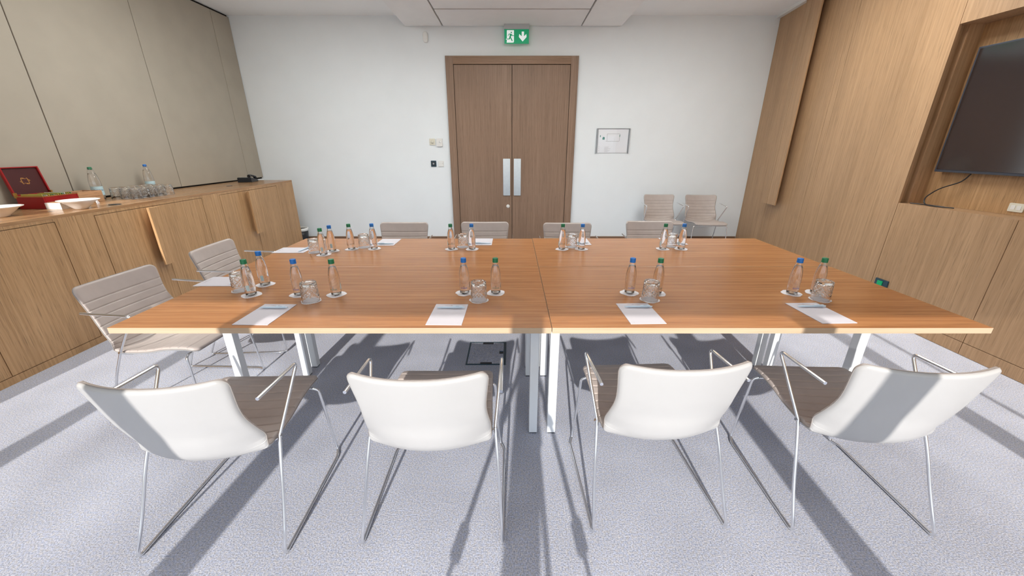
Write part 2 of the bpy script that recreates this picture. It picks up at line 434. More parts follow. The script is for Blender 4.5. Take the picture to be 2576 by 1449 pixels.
# ------------------------------------------------------------------ double door
d = struct(MB().box(-0.98, 0.98, YB - 0.022, YB + 0.02, 0, 2.752).build('door_1', M['dark']))
fr = MB(); fr.box(-0.98, -0.868, YB - 0.045, YB - 0.01, 0, 2.752); fr.box(0.868, 0.98, YB - 0.045, YB - 0.01, 0, 2.752)
fr.build('frame', M['door'], d, bevel=0.002)
MB().box(-0.868, 0.868, YB - 0.045, YB - 0.01, 2.645, 2.752).build('frame', M['doorh'], d, bevel=0.002)
for s, xa, xb, hx in ((-1, -0.862, -0.004, -0.0865), (1, 0.004, 0.862, 0.085)):
    lf = MB().box(xa, xb, YB - 0.036, YB - 0.012, 0.01, 2.638).build('door_leaf', M['door'], d, bevel=0.002)
    hd = MB().prism(rrect(hx - 0.056, hx + 0.056, 0.755, 1.327, 0.008), YB - 0.050, YB - 0.036, 'y').build('door_handle', M['steel'], lf)
    if s < 0:
        T = Matrix.Translation((-0.066, YB - 0.036, 0.58)) @ Matrix.Rotation(PI / 2, 4, 'X')
        MB().lathe([(0.0, 0.014), (0.022, 0.012), (0.028, 0.006), (0.029, 0)][::-1], 24, T=T).build('lock', M['whitep'], lf)

# ------------------------------------------------------------------ things on the back wall
def wallT(x, z, y=YB): return Matrix.Translation((x, y, z))
# exit sign
ex = empty('exit_sign', (0.066, 6.35, 3.128), 0, 'green exit sign with a running figure and down arrow, hung over the door', 'exit sign')
W2, z0, z1 = 0.1745, -0.238, -0.063
MB().box(-W2 - 0.004, W2 + 0.004, -0.02, 0.022, -0.063, 0).build('housing', M['lgrey'], ex, bevel=0.003)
MB().box(-W2, W2, -0.008, 0.008, z0, z1).build('sign_plate', M['sgreen'], ex, bevel=0.001)
def sp(px, py): return (-W2 + (px - 600) / 1240 * 2 * W2, z1 - (py - 510) / 735 * (z1 - z0))
def poly(mb, pts, ya, yb):
    q = [sp(*p) for p in pts]
    A = sum(q[i][0] * q[(i + 1) % len(q)][1] - q[(i + 1) % len(q)][0] * q[i][1] for i in range(len(q)))
    if A < 0: q = q[::-1]
    mb.prism(q, ya, yb, 'y')
mb = MB()
poly(mb, [(740, 555), (1065, 555), (1085, 575), (1085, 1150), (1050, 1195), (710, 1195), (725, 1120), (725, 1045), (680, 1045), (690, 990), (725, 975), (725, 575)], -0.0095, -0.008)
poly(mb, [(1475, 630), (1590, 630), (1590, 870), (1710, 750), (1722, 905), (1525, 1135), (1335, 905), (1350, 750), (1475, 870)], -0.0095, -0.008)
mb.build('pictogram_white', M['swhite'], ex)
mb = MB()
poly(mb, [(950 + 36 * math.cos(a * PI / 8), 675 + 36 * math.sin(a * PI / 8)) for a in range(16)], -0.0108, -0.0095)
poly(mb, [(870, 735), (950, 740), (990, 800), (935, 880), (920, 940), (850, 930), (870, 850)], -0.0108, -0.0095)
def stroke(mb, a, b, w):
    dx, dy = b[0] - a[0], b[1] - a[1]; l = math.hypot(dx, dy); nx, ny = -dy / l * w / 2, dx / l * w / 2
    poly(mb, [(a[0] + nx, a[1] + ny), (b[0] + nx, b[1] + ny), (b[0] - nx, b[1] - ny), (a[0] - nx, a[1] - ny)], -0.0108, -0.0095)
for a, b, w in (((900, 752), (830, 752), 30), ((838, 745), (780, 845), 30), ((960, 775), (1010, 840), 36), ((1000, 838), (1085, 838), 32),
                ((885, 900), (850, 1015), 56), ((860, 1012), (710, 1012), 36), ((895, 900), (1000, 1110), 52)):
    stroke(mb, a, b, w)
mb.build('pictogram_figure', M['sgreen'], ex)
# alarm detector
o = MB().prism(rrect(-1.285, -1.215, 2.92, 3.055, 0.03, 6), YB - 0.045, YB, 'y').build('wall_sensor', M['whitep'], bevel=0.008)
tag(o, 'small white oval motion sensor high on the wall left of the door', 'sensor')
MB().prism(rrect(-1.272, -1.228, 2.96, 3.045, 0.02, 6), YB - 0.05, YB - 0.044, 'y').build('lens', M['ceramic'], o)
# switches and thermostat
def plate(name, x0, x1, za, zb, mat, label, cat, th=0.012):
    o = MB().prism(rrect(x0, x1, za, zb, 0.006), YB - th, YB, 'y').build(name, mat, bevel=0.002)
    return tag(o, label, cat)
p = plate('dimmer_switch', -1.300, -1.210, 1.530, 1.624, M['beigep'], 'cream dimmer switch with a round knob, upper left of the four wall plates', 'switch')
MB().lathe([(0.024, 0), (0.022, 0.014), (0, 0.014)], 24, T=wallT(-1.255, 1.577, YB - 0.012) @ Matrix.Rotation(PI / 2, 4, 'X')).build('knob', M['beigep'], p)
p = plate('thermostat', -1.186, -1.096, 1.510, 1.628, M['whitep'], 'white thermostat box with a small dial nearest the door, upper row', 'thermostat', 0.03)
MB().lathe([(0.018, 0), (0.016, 0.008), (0, 0.008)], 24, T=wallT(-1.13, 1.577, YB - 0.03) @ Matrix.Rotation(PI / 2, 4, 'X')).build('dial', M['ceramic'], p)
p = plate('black_socket', -1.300, -1.215, 1.204, 1.296, M['teal'], 'black square wall socket below the cream dimmer switch', 'socket')
MB().prism(rrect(-1.285, -1.230, 1.222, 1.28, 0.005), YB - 0.017, YB - 0.012, 'y').build('socket_insert', M['black'], p)
MB().box(-1.270, -1.245, YB - 0.019, YB - 0.017, 1.238, 1.264).build('port', M['grey'], p)
p = plate('card_switch', -1.180, -1.095, 1.203, 1.292, M['whitep'], 'white double rocker switch below the thermostat', 'switch')
MB().box(-1.172, -1.103, YB - 0.017, YB - 0.012, 1.252, 1.284).build('rocker', M['ceramic'], p)
MB().box(-1.172, -1.103, YB - 0.017, YB - 0.012, 1.211, 1.245).build('rocker', M['ceramic'], p)
# evacuation plan holder
pf = empty('plan_holder', (1.585, YB, 1.59), 0, 'clear framed evacuation plan with small green marks, on the wall right of the door', 'wall plan')
MB().box(-0.235, 0.235, -0.012, -0.004, -0.175, 0.172).build('sheet', M['planpaper'], pf)
MB().box(-0.248, 0.248, -0.022, -0.019, -0.181, 0.178).build('cover', M['acrylic'], pf)
for s in (-1, 1): MB().box(s * 0.252 - 0.008, s * 0.252 + 0.008, -0.026, 0, -0.185, 0.182).build('side_rail', M['grey'], pf)
MB().box(-0.25, 0.25, -0.024, 0, 0.178, 0.183).build('top_rail', M['grey'], pf)
faint = plain('faint_grey_ink', (0.45, 0.44, 0.46), 0.8)
MB().box(-0.205, -0.195, -0.0135, -0.012, 0.055, 0.085).build('green_mark', M['inkg'], pf)
MB().prism([(-0.165, 0.02), (-0.13, 0.02), (-0.13, 0.05), (-0.14, 0.06), (-0.155, 0.06), (-0.165, 0.045)], -0.0135, -0.012, 'y').build('green_mark', M['inkg'], pf)
MB().box(0.098, 0.107, -0.0135, -0.012, 0.06, 0.092).build('green_mark', M['inkg'], pf)
L_ = [(-0.095, 0.105, 0.102, 0.106), (-0.11, 0.10, -0.006, -0.002), (0.100, 0.104, 0.0, 0.10), (-0.095, -0.091, 0.0, 0.102)]
L_ += [(-0.125, -0.125 + random.uniform(.05, .12), -0.09 - k * 0.012, -0.0875 - k * 0.012) for k in range(7)]
L_ += [(-0.215, -0.205, -0.09 - k * 0.028, -0.085 - k * 0.028) for k in range(3)]
for a, b, c, e in L_: MB().box(a, b, -0.0133, -0.012, c, e).build('plan_line', faint, pf)

# waste bin
t = empty('waste_bin', (-3.475, 6.2, 0), 0, 'black waste bin with a white rim between sideboard and back wall', 'bin')
MB().lathe([(0.0, 0.003), (0.10, 0.0), (0.124, 0.235), (0.119, 0.235), (0.096, 0.01), (0, 0.01)], 32).build('bin_body', M['black'], t)
MB().lathe([(0.1235, 0.215), (0.128, 0.215), (0.130, 0.262), (0.118, 0.262), (0.1175, 0.236)], 32, closed=True).build('rim', M['ceramic'], t)

# ------------------------------------------------------------------ sideboard units
XC = -3.354
bounds = [(0.12, 1.53), (1.53, 2.94), (2.94, 4.335), (4.335, 6.0)]
ulab = ['nearest the window', 'cut by the left picture edge', 'under the red box and tumbler rows', 'at the far end under the telephone']
for (a, b), lb in zip(bounds, ulab):
    t = empty('sideboard_unit', (-3.7, (a + b) / 2, 0), 0, 'oak sideboard unit with two doors, ' + lb, 'cabinet', 'sideboard units along the left wall')
    oy = (a + b) / 2
    def lb_(m): return Matrix.Translation((3.7, -oy, 0))
    T = Matrix.Translation((3.7, -oy, 0))
    d0 = a + 0.137; d2 = d0 + 1.127; dm = (d0 + d2) / 2 - 0.028
    m = MB(); g = 0.001
    m.box(XL + 0.02, XC - 0.02, a + g, b - g, 0, 1.005, T=T)
    m.build('carcass', M['dark'], t)
    m = MB(); z0_, z1_ = 0.055, 0.982
    m.box(XC - 0.019, XC, a + g, d0 - .003, 0.0, 1.008, T=T)
    m.box(XC - 0.019, XC, d2 + .003, (b - g if b < 5.9 else 5.748), 0.0, 1.008, T=T)
    m.box(XC - 0.019, XC, d0 - .003, d2 + .003, z1_ + .004, 1.008, T=T)
    m.box(XC - 0.019, XC, d0 - .003, d2 + .003, 0, z0_ - .004, T=T)
    if b > 5.9:
        m.box(XC - 0.019, XC, 5.751, 6.0, 0, 1.008, T=T); m.box(XL + 0.02, XC - 0.02, 5.999, 6.018, 0, 1.008, T=T)
        m.box(XC - 0.02, XC, 6.0, 6.018, 0, 1.008, T=T)
    m.build('face_frame', M['oakc'], t)
    for k, (p, q) in enumerate(((d0, dm), (dm, d2))):
        dr = MB().box(XC - 0.02, XC, p + 0.002, q - 0.002, z0_, z1_, T=T).build('cabinet_door', M['oakc'], t, bevel=0.001)
        if k == 0:
            h = MB(); h.box(XC + 0.058, XC + 0.080, dm - 0.135, dm - 0.012, 0.452, 0.985, T=T)
            h.build('pull_strip', M['oakc'], dr, bevel=0.001)
            h = MB(); h.box(XC, XC + 0.059, dm - 0.075, dm - 0.020, 0.47, 0.96, T=T).build('spacer', M['oakc'], dr)
o = MB().box(XL + 0.006, XC + 0.001, 0.10, 6.019, 1.008, 1.03).build('worktop', M['oaktop'], bevel=0.001)
tag(o, 'long continuous oak worktop over the sideboard along the left wall', 'worktop')
for x, y, r in ((-3.455, 3.37, 0.042), (-3.63, 5.06, 0.034)):
    MB().lathe([(r, 1.0295), (r, 1.0335), (r * 0.8, 1.034), (0, 1.0336)], 28, T=Matrix.Translation((x, y, 0))).build('cable_grommet', M['black'], o)

# ------------------------------------------------------------------ tables
TZ = 0.74
def table(x0, x1, y0, y1, lx, ly, label):
    cx, cy = (x0 + x1) / 2, (y0 + y1) / 2
    t = empty('conference_table', (cx, cy, 0), 0, label, 'table', 'white legged tables pushed together')
    T = Matrix.Translation((-cx, -cy, 0))
    top = MB(); top.box(x0, x1, y0, y1, TZ - 0.028, TZ, T=T)
    for p in range(6): pass
    top.mi = [2, 0, 1, 1, 1, 1]
    top.build('tabletop', [M['table'], M['tedge'], M['under']], t, bevel=0.0012)
    for lx0 in lx:
        for ly0 in ly:
            MB().box(lx0, lx0 + 0.045, ly0, ly0 + 0.045, 0.006, 0.70, T=T).build('leg', M['metalw'], t, bevel=0.003)
            MB().box(lx0 + 0.003, lx0 + 0.042, ly0 + 0.003, ly0 + 0.042, 0.0, 0.006, T=T).build('glide', M['black'], t)
    f = MB()
    for lx0 in lx: f.box(lx0 + 0.005, lx0 + 0.04, ly[0] + 0.045, ly[1], 0.67, 0.711, T=T)
    for ly0 in ly: f.box(lx[0] + 0.045, lx[1], ly0 + 0.005, ly0 + 0.04, 0.67, 0.711, T=T)
    f.build('frame_rail', M['metalw'], t)
    return t
LXa, LXb = (-1.455, 0.094), (0.195, 1.758)
table(-1.815, 0.178, 1.543, 2.476, LXa, (1.72, 2.285), 'front left wood topped table, nearest the camera')
table(-1.825, 0.178, 2.4765, 3.325, LXa, (2.40, 3.05), 'back left wood topped table, nearest the sideboard and door')
table(0.1805, 2.158, 1.543, 2.474, LXb, (1.72, 2.285), 'front right wood topped table, with two notepads near its front edge')
table(0.1805, 2.155, 2.478, 3.335, LXb, (2.40, 3.05), 'back right wood topped table, nearest the two chairs against the wall')

# ------------------------------------------------------------------ chairs
def make_chair(label, group):
    t = empty('meeting_chair', (0, 0, 0), 0, label, 'chair', group)
    cl = [(-.052, .788), (-.036, .72), (-.015, .64), (.008, .56), (.023, .487), (.043, .434), (.084, .397), (.16, .390), (.27, .405), (.38, .426), (.47, .436), (.53, .434), (.562, .424)]
    # catmull-rom resample
    pts = []
    for i in range(len(cl) - 1):
        p0 = Vector(cl[max(i - 1, 0)]); p1 = Vector(cl[i]); p2 = Vector(cl[i + 1]); p3 = Vector(cl[min(i + 2, len(cl) - 1)])
        for k in range(12):
            u = k / 12
            pts.append(0.5 * ((2 * p1) + (-p0 + p2) * u + (2 * p0 - 5 * p1 + 4 * p2 - p3) * u * u + (-p0 + 3 * p1 - 3 * p2 + p3) * u ** 3))
    pts.append(Vector(cl[-1]))
    acc = [0.0]
    for i in range(1, len(pts)): acc.append(acc[-1] + (pts[i] - pts[i - 1]).length)
    Ltot = acc[-1]
    def at(s):
        s = min(max(s, 0), Ltot)
        i = 0
        while i < len(acc) - 2 and acc[i + 1] < s: i += 1
        f = (s - acc[i]) / max(acc[i + 1] - acc[i], 1e-9)
        p = pts[i].lerp(pts[i + 1], f)
        a = pts[max(i - 2, 0)]; b = pts[min(i + 3, len(pts) - 1)]
        d_ = (b - a).normalized()
        return p, d_
    def interp(tab, s):
        for (a, va), (b, vb) in zip(tab[:-1], tab[1:]):
            if s <= b:
                f = (s - a) / (b - a); f = f * f * (3 - 2 * f); return va + (vb - va) * f
        return tab[-1][1]
    Wt = [(0, .240), (.2, .226), (.36, .238), (.55, .238), (.8, .232), (1.0, .228)]
    Lt = [(0, .046), (.22, .046), (.38, .070), (.5, .032), (.75, .014), (1.0, .002)]
    r = 0.036; th = 0.012
    NS = 120; NU = 26
    svals = []
    for i in range(NS + 1):
        svals.append(Ltot * i / NS)
    svals = sorted(set([0, .0008, .002, .004, .0065, .010] + svals + [Ltot - .0008, Ltot - .002, Ltot - .004, Ltot - .0065, Ltot - .010]))
    for q in range(2, int(Ltot / 0.0475)):
        for e_ in (-.0055, -.003, -.0014, 0, .0014, .003, .0055): svals.append(q * 0.0475 + e_)
    svals = sorted(set(svals))
    us = [math.sin(PI / 2 * (-1 + 2 * k / NU)) for k in range(NU + 1)]
    F = []; B = []
    for s in svals:
        p, d_ = at(s); n2 = Vector((-d_.y, d_.x))           # (y,z) normal toward the sitter
        dd = min(s, Ltot - s)
        w = interp(Wt, s / Ltot)
        if dd < r: w = w - r + math.sqrt(max(r * r - (r - dd) ** 2, 0))
        lift = interp(Lt, s / Ltot)
        rf = []; rb = []
        g = s / 0.0475; gd = abs(g - round(g)) * 0.0475
        gv = math.exp(-(gd / 0.0030) ** 2) if 0.08 < s < Ltot - 0.03 else 0
        for u in us:
            x = u * w
            e = min(dd, w - abs(x)); q = min(e / th, 1); pr = math.sqrt(max(1 - (1 - q) ** 2, 0))
            up = lift * (abs(x) / 0.235) ** 2.2
            c = Vector((x, p.x + n2.x * up, p.y + n2.y * up))
            n3 = Vector((0, n2.x, n2.y))
            pill = 0.0042 * (1 - gv) 
            rf.append(c + n3 * ((th * 0.75 + pill) * pr)); rb.append(c - n3 * (th * pr))
        F.append(rf); B.append(rb)
    nr, nc = len(svals), len(us)
    def grid(G, flip):
        vs = [v for row in G for v in row]; fs = []
        for i in range(nr - 1):
            for j in range(nc - 1):
                q = (i * nc + j, i * nc + j + 1, (i + 1) * nc + j + 1, (i + 1) * nc + j)
                fs.append(q if flip else q[::-1])
        return vs, fs
    vs, fs = grid(F, True); MB().add(vs, fs, smooth=True).build('upholstery', M['taupe'], t)
    vs, fs = grid(B, False); MB().add(vs, fs, smooth=True).build('back_cover', M['cream'], t)
    loop = F[0][1:-1] + [F[i][-1] for i in range(1, nr - 1)] + F[-1][1:-1][::-1] + [F[i][0] for i in range(nr - 2, 0, -1)]
    lp = [loop[i] for i in range(0, len(loop), 2)]
    MB().tube(lp, 0.0022, 5, closed=True).build('piping', M['piping'], t)
    R = 0.0065
    for s in (-1, 1):
        arm = fillet([(s * .280, .048, .676), (s * .279, .318, .662), (s * .252, .150, .432)], [0.03])
        MB().tube(arm, R, 12).build('armrest', M['chrome'], t)
        lg = [(s * .252, .150, .432), (s * .262, .100, .32), (s * .272, .045, .17), (s * .281, -.030, R), (s * .281, .30, R), (s * .281, .485, R), (s * .262, .530, R), (s * .240, .505, .392), (s * .215, .500, .405)]
        lg = fillet(lg, [0.08, 0.08, 0.026, 0.05, 0.02, 0.015, 0.025])
        MB().tube(lg, R, 12).build('sled_leg', M['chrome'], t)
    un = MB()
    un.tube([(-.215, .500, .405), (.215, .500, .405)], R, 10)
    un.tube([(-.262, .150, .432), (-.20, .152, .392), (.20, .152, .392), (.262, .150, .432)], R, 10)
    un.box(-.03, .03, .15, .50, .396, .402)
    un.build('underframe', M['chrome'], t)
    return t
R_ = math.radians
ch0 = make_chair('x', 'g')
def place(x, y, deg, label, group):
    global ch0
    if ch0 is not None: c = ch0; ch0 = None; place.src = c
    else: c = dup(place.src)
    c.location = (x, y, 0); c.rotation_euler = (0, 0, R_(deg)); c['label'] = label; c['group'] = group
g1 = 'armchairs along the camera side of the table'
place(-1.167, 1.060, 1.5, 'cream backed armchair nearest the camera on the far left, back turned to us', g1)
place(-0.319, 1.108, 0.5, 'cream backed armchair second from left on the near side, beside the table legs', g1)
place(0.614, 1.168, 2.5, 'cream backed armchair third from left on the near side, right of the table legs', g1)
place(1.443, 1.150, -2.5, 'cream backed armchair nearest us on the far right, shadow band across its back', g1)
g2 = 'armchairs at the sideboard end of the table'
place(-2.315, 2.125, -90 - 2, 'taupe armchair facing right at the table corner, nearer of the two by the sideboard', g2)
place(-2.30, 2.865, -90 + 3, 'taupe armchair facing right, farther of the two by the sideboard', g2)
g3 = 'armchairs along the far side of the table'
place(-1.075, 3.79, 180, 'grey armchair behind the table, leftmost of the far side row', g3)
place(-0.272, 3.81, 180, 'grey armchair behind the table in front of the left door leaf', g3)
place(0.547, 3.76, 180, 'grey armchair behind the table in front of the right edge of the door', g3)
place(1.395, 3.86, 180, 'grey armchair behind the table, rightmost of the far side row', g3)
g4 = 'armchairs against the back wall'
place(2.325, 6.17, 180, 'grey ribbed armchair against the back wall, left one of the pair', g4)
place(2.965, 6.12, 176, 'grey armchair against the back wall, right one nearest the wood wall', g4)

# ------------------------------------------------------------------ bottles, glasses, coasters, pads, pens
def bottle_proto(capmat, ink, h=0.203, R=0.0285, big=False):
    t = empty('water_bottle', (0, 0, 0), 0, 'x', 'bottle')
    k = h / 0.203; q = R / 0.0285
    prof = [(0.0, .004), (.018, .003), (.024, .0), (.0265, .003), (.0268, .015), (.0275, .03), (.0283, .06), (.0285, .085), (.0278, .105), (.0255, .125), (.0215, .145), (.0172, .162), (.0142, .172), (.0132, .178), (.0130, .184), (.0128, .186)]
    prof = [(r * q, z * k) for r, z in prof]
    wth = 0.0014
    inner = [(max(r - wth - 0.0002, 0), z if 0.006 < z else 0.006) for r, z in prof]
    inner = [(0, .0062 * k)] + [(max(r - wth, .001), max(z, .0065 * k)) for r, z in prof[2:]]
    full = prof + inner[::-1]
    MB().lathe(full, 28).build('bottle_body', M['glass'], t)
    lvl = 0.158 * k
    wp = [(0, .0072 * k)]
    for r, z in inner[1:]:
        if z > lvl: break
        wp.append((max(r - .0003, .001), max(z, .0075 * k)))
    # interpolate the level ring
    rl = None
    for (ra, za), (rb_, zb) in zip(inner[1:-1], inner[2:]):
        if za <= lvl <= zb: rl = ra + (rb_ - ra) * (lvl - za) / (zb - za)
    wp += [(rl - .0003, lvl), (0, lvl)]
    MB().lathe(wp, 28).build('water', M['water'], t)
    cz = 0.180 * k; cr = 0.0147 * (1.0 if not big else 1.05)
    def ridge(i, r, z, a): return 0.0004 * math.cos(24 * a) if r > 0.012 else 0
    MB().lathe([(cr, cz - .004), (cr + .0004, cz - .003), (cr, cz), (cr, cz + .017), (cr - .001, cz + .0195), (cr - .004, cz + .0205), (0, cz + .0205)], 48, rfun=ridge).build('cap', capmat, t)
    # printed name on the front, pale paper label patch on the side
    def wrapped(obj, z, rad, ang):
        for v in obj.data.vertices:
            a = ang + v.co.x / rad
            v.co = Vector((rad * math.cos(a), rad * math.sin(a), z + v.co.y))
    if not big:
        o = text_mesh('bottle_print', 'DORNA', 0.0105, ink, t); wrapped(o, 0.036, 0.0284, -PI / 2)
        MB().box(-0.0025, 0.0025, -0.0290, -0.0284, 0.045, 0.0475).build('crest_print', M['labdark'], t)
        m = MB(); n = 6; a0 = 0.25
        vs = []; 
        for i in range(n + 1):
            a = a0 - 0.28 + 0.56 * i / n
            for z in (0.030, 0.062): vs.append((0.0287 * math.cos(a), 0.0287 * math.sin(a), z))
        m.add(vs, [(2 * i, 2 * i + 2, 2 * i + 3, 2 * i + 1) for i in range(n)], smooth=True).build('label', M['lab'], t)
    else:
        vs = []; n = 16
        for i in range(n + 1):
            a = -PI / 2 - 1.25 + 2.9 * i / n
            for z in (0.045, 0.125): vs.append(((R + .0006) * math.cos(a), (R + .0006) * math.sin(a), z))
        MB().add(vs, [(2 * i, 2 * i + 2, 2 * i + 3, 2 * i + 1) for i in range(n)], smooth=True).build('label', M['lab'], t)
        o = text_mesh('label_print', 'DORNA', 0.022, M['labdark'], t); wrapped(o, 0.09, R + .0012, -PI / 2 + 0.45)
    return t

def tumbler_mesh():
    # cut crystal tumbler standing upside down: closed end up
    Ht, R0, R1, t = 0.104, 0.0435, 0.040, 0.003
    prof = []
    NZ = 44
    for i in range(NZ + 1):
        z = Ht * i / NZ; r = R0 + (R1 - R0) * i / NZ
        if z > Ht - 0.006: r -= (z - (Ht - 0.006)) ** 2 * 110
        prof.append((r, z))
    prof.append((R1 - 0.011, Ht + 0.0)); prof.append((R1 - 0.014, Ht - 0.002)); prof.append((0.0, Ht - 0.003))
    nout = NZ + 1
    inner = [(0.0, Ht - 0.016), (R1 - 0.012, Ht - 0.016), (R1 - 0.006, Ht - 0.020), (R1 - 0.0045, Ht - 0.03), (R0 - t, 0.001), (R0 - t + .0012, 0.0)]
    full = inner[::-1]; full = full[::-1]
    allp = prof + inner
    # profile order: bottom outer -> top outer -> centre ; centre inner -> bottom inner, closed
    def cut(i, r, z, a):
        if i >= nout: return 0
        if not (0.026 < z < 0.092): return 0
        n = 8
        u = a * n / (2 * PI); v = (z - 0.026) / 0.066 * 2.0
        p = (u + v) % 1.0; q = (u - v) % 1.0
        g = min(min(p, 1 - p), min(q, 1 - q))
        d1 = max(0, 1 - g / 0.13)
        p2 = (2 * u + 2 * v) % 1.0; q2 = (2 * u - 2 * v) % 1.0
        g2 = min(min(p2, 1 - p2), min(q2, 1 - q2)); d2 = max(0, 1 - g2 / 0.16) * 0.3
        return -0.0022 * max(d1, d2)
    o = MB().lathe(allp, 108, closed=True, rfun=cut, smooth=False)
    ob = o.build('tumbler', M['crystal'])
    ob['category'] = 'glass'
    return ob

def coaster_mesh(seed):
    rnd = random.Random(seed); n = 64; pts = []
    ph = [rnd.uniform(0, 6.28) for _ in range(3)]
    for k in range(n):
        a = 2 * PI * k / n
        r = 0.0495 * (1 + 0.05 * math.cos(4 * a + ph[0]) + 0.018 * math.cos(8 * a + ph[1])) + 0.0012 * math.cos(32 * a)
        pts.append((r * math.cos(a), r * math.sin(a)))
    ob = MB().prism(pts, 0.0, 0.0012).build('paper_coaster', M['paper'])
    return ob
coA = coaster_mesh(1); tx = text_mesh('coaster_print', 'CROWNE PLAZA', 0.0095, M['ink'], coA); tx.location = (0, -0.027, 0.0014)
cr = MB(); cr.box(-0.004, 0.004, -0.0195, -0.0185, 0.0012, 0.0014); cr.build('crest_print', M['ink'], coA)
coB = coaster_mesh(2); tx2 = text_mesh('coaster_print', 'CROWNE PLAZA', 0.0095, M['ink'], coB); tx2.location = (0, -0.03, 0.0014)
boB = bottle_proto(M['blue'], M['inkb']); boG = bottle_proto(M['green'], M['inkg'])
tu = tumbler_mesh()
used = set()
def inst(src, loc, rz, label, group=None, cat=None):
    if src.name in used: c = dup(src)
    else: used.add(src.name); c = src
    c.location = loc; c.rotation_euler = (0, 0, R_(rz)); c['label'] = label
    if group: c['group'] = group
    if cat: c['category'] = cat
    return c

# notepad and pen prototypes (local: top edge toward +y)
pad = MB().box(-0.0825, 0.0825, -0.121, 0.121, 0, 0.0025).build('notepad', M['padp'])
h1 = text_mesh('pad_print', 'CROWNE PLAZA', 0.0085, M['ink'], pad); h1.location = (0, 0.098, 0.0027)
MB().box(-0.004, 0.004, 0.1045, 0.1065, 0.0025, 0.0027).build('crest_print', M['ink'], pad)
f1 = text_mesh('footer_print', 'o', 0.006, M['ink'], pad); f1.location = (-0.062, -0.105, 0.0027)
f2 = text_mesh('footer_print', 'o', 0.006, M['ink'], pad); f2.location = (0.062, -0.105, 0.0027)
pen = empty('ballpoint_pen', (0, 0, 0), 0, 'x', 'pen')
MB().tube([(-.071, 0, .006), (-.066, 0, .006), (-.05, 0, .006), (.055, 0, .006), (.056, 0, .006)], [.0012, .0026, .0050, .0054, .003], 14).build('barrel', M['pen'], pen)
MB().tube([(.056, 0, .006), (.069, 0, .006)], .0036, 10).build('push_button', M['pen'], pen)
MB().box(.010, .058, -.0045, .0045, .0112, .0126).build('clip', M['pen'], pen)
MB().box(.024, .042, -.0007, .0007, .0126, .0129).build('pen_print', M['pend'], pen)

seats = [ # name for labels, blue, green, glass, pad centre, pad rot, pen offset
 ('at the front left seat', (-1.166, 1.956), (-0.963, 1.956), (-1.057, 1.864), (-1.19, 1.692), -1, (-1.19, 1.757), 0),
 ('at the front seat left of the middle seam', (-0.262, 1.981), (-0.090, 1.981), (-0.175, 1.875), (-0.309, 1.691), -1.0, (-0.305, 1.757), 0),
 ('at the front seat right of the middle seam', (0.651, 1.981), (0.799, 1.974), (0.730, 1.880), (0.622, 1.703), 1.5, (0.635, 1.768), 0),
 ('at the front right seat', (1.547, 1.974), (1.685, 1.981), (1.637, 1.885), (1.500, 1.709), 2.0, (1.51, 1.773), 0),
 ('at the left table end, nearer the camera', (-1.452, 2.118), (-1.426, 1.950), (-1.531, 2.025), (-1.735, 2.170), 90, (-1.655, 2.175), 92),
 ('at the left table end, farther from camera', (-1.395, 2.890), (-1.414, 2.781), (-1.515, 2.858), (-1.715, 2.910), 90, (-1.63, 2.92), 80),
 ('in the leftmost group of the back row', (-1.095, 2.961), (-1.270, 2.948), (-1.193, 3.018), (-1.055, 3.18), 0, (-1.05, 3.10), 0),
 ('in the back row before the left door leaf', (-0.315, 2.948), (-0.479, 2.948), (-0.394, 3.025), (-0.25, 3.195), 0, (-0.245, 3.115), 0),
 ('in the back row right of the door seam', (0.550, 2.948), (0.396, 2.948), (0.484, 3.025), (0.575, 3.20), 0, (0.57, 3.13), 0),
 ('in the rightmost group of the back row', (1.342, 2.955), (1.197, 2.955), (1.293, 3.039), (1.378, 3.215), 0, (1.38, 3.13), 0),
]
k = 0
for nm, B_, G_, T_, P_, pr, N_, nr_ in seats:
    k += 1
    back = k > 6; side = k in (5, 6)
    face = 180 if back else (-90 if side else 0)
    ctz = TZ + 0.0004
    inst(pad, (P_[0], P_[1], ctz), (180 if back else pr) if not side else 90, 'white notepad ' + nm, 'hotel notepads on the table', 'notepad')
    inst(pen, (N_[0], N_[1], ctz + 0.0026), nr_ + (180 if back else 0), 'pale blue pen on the notepad ' + nm, 'pens on the notepads')
    for (q, src, lab) in ((B_, coA, 'under the blue capped bottle'), (G_, coB, 'under the green capped bottle'), (T_, coA, 'under the upturned tumbler')):
        inst(src, (q[0], q[1], ctz), random.choice((0, 8, -10, 45, 30)) if lab[-7:] != 'tumbler' else 0, 'paper coaster %s %s' % (lab, nm), 'paper coasters on the table', 'coaster')
    cz = ctz + 0.0014
    br = -75 if side else (90 if back else 0)
    inst(boB, (B_[0], B_[1], cz), face + random.uniform(-5, 5), 'blue capped water bottle ' + nm, 'small water bottles on the table')
    inst(boG, (G_[0], G_[1], cz), face + random.uniform(-5, 5), 'green capped water bottle ' + nm, 'small water bottles on the table')
    inst(tu, (T_[0], T_[1], cz), random.uniform(0, 40), 'upside down cut crystal tumbler ' + nm, 'upturned tumblers on the table')

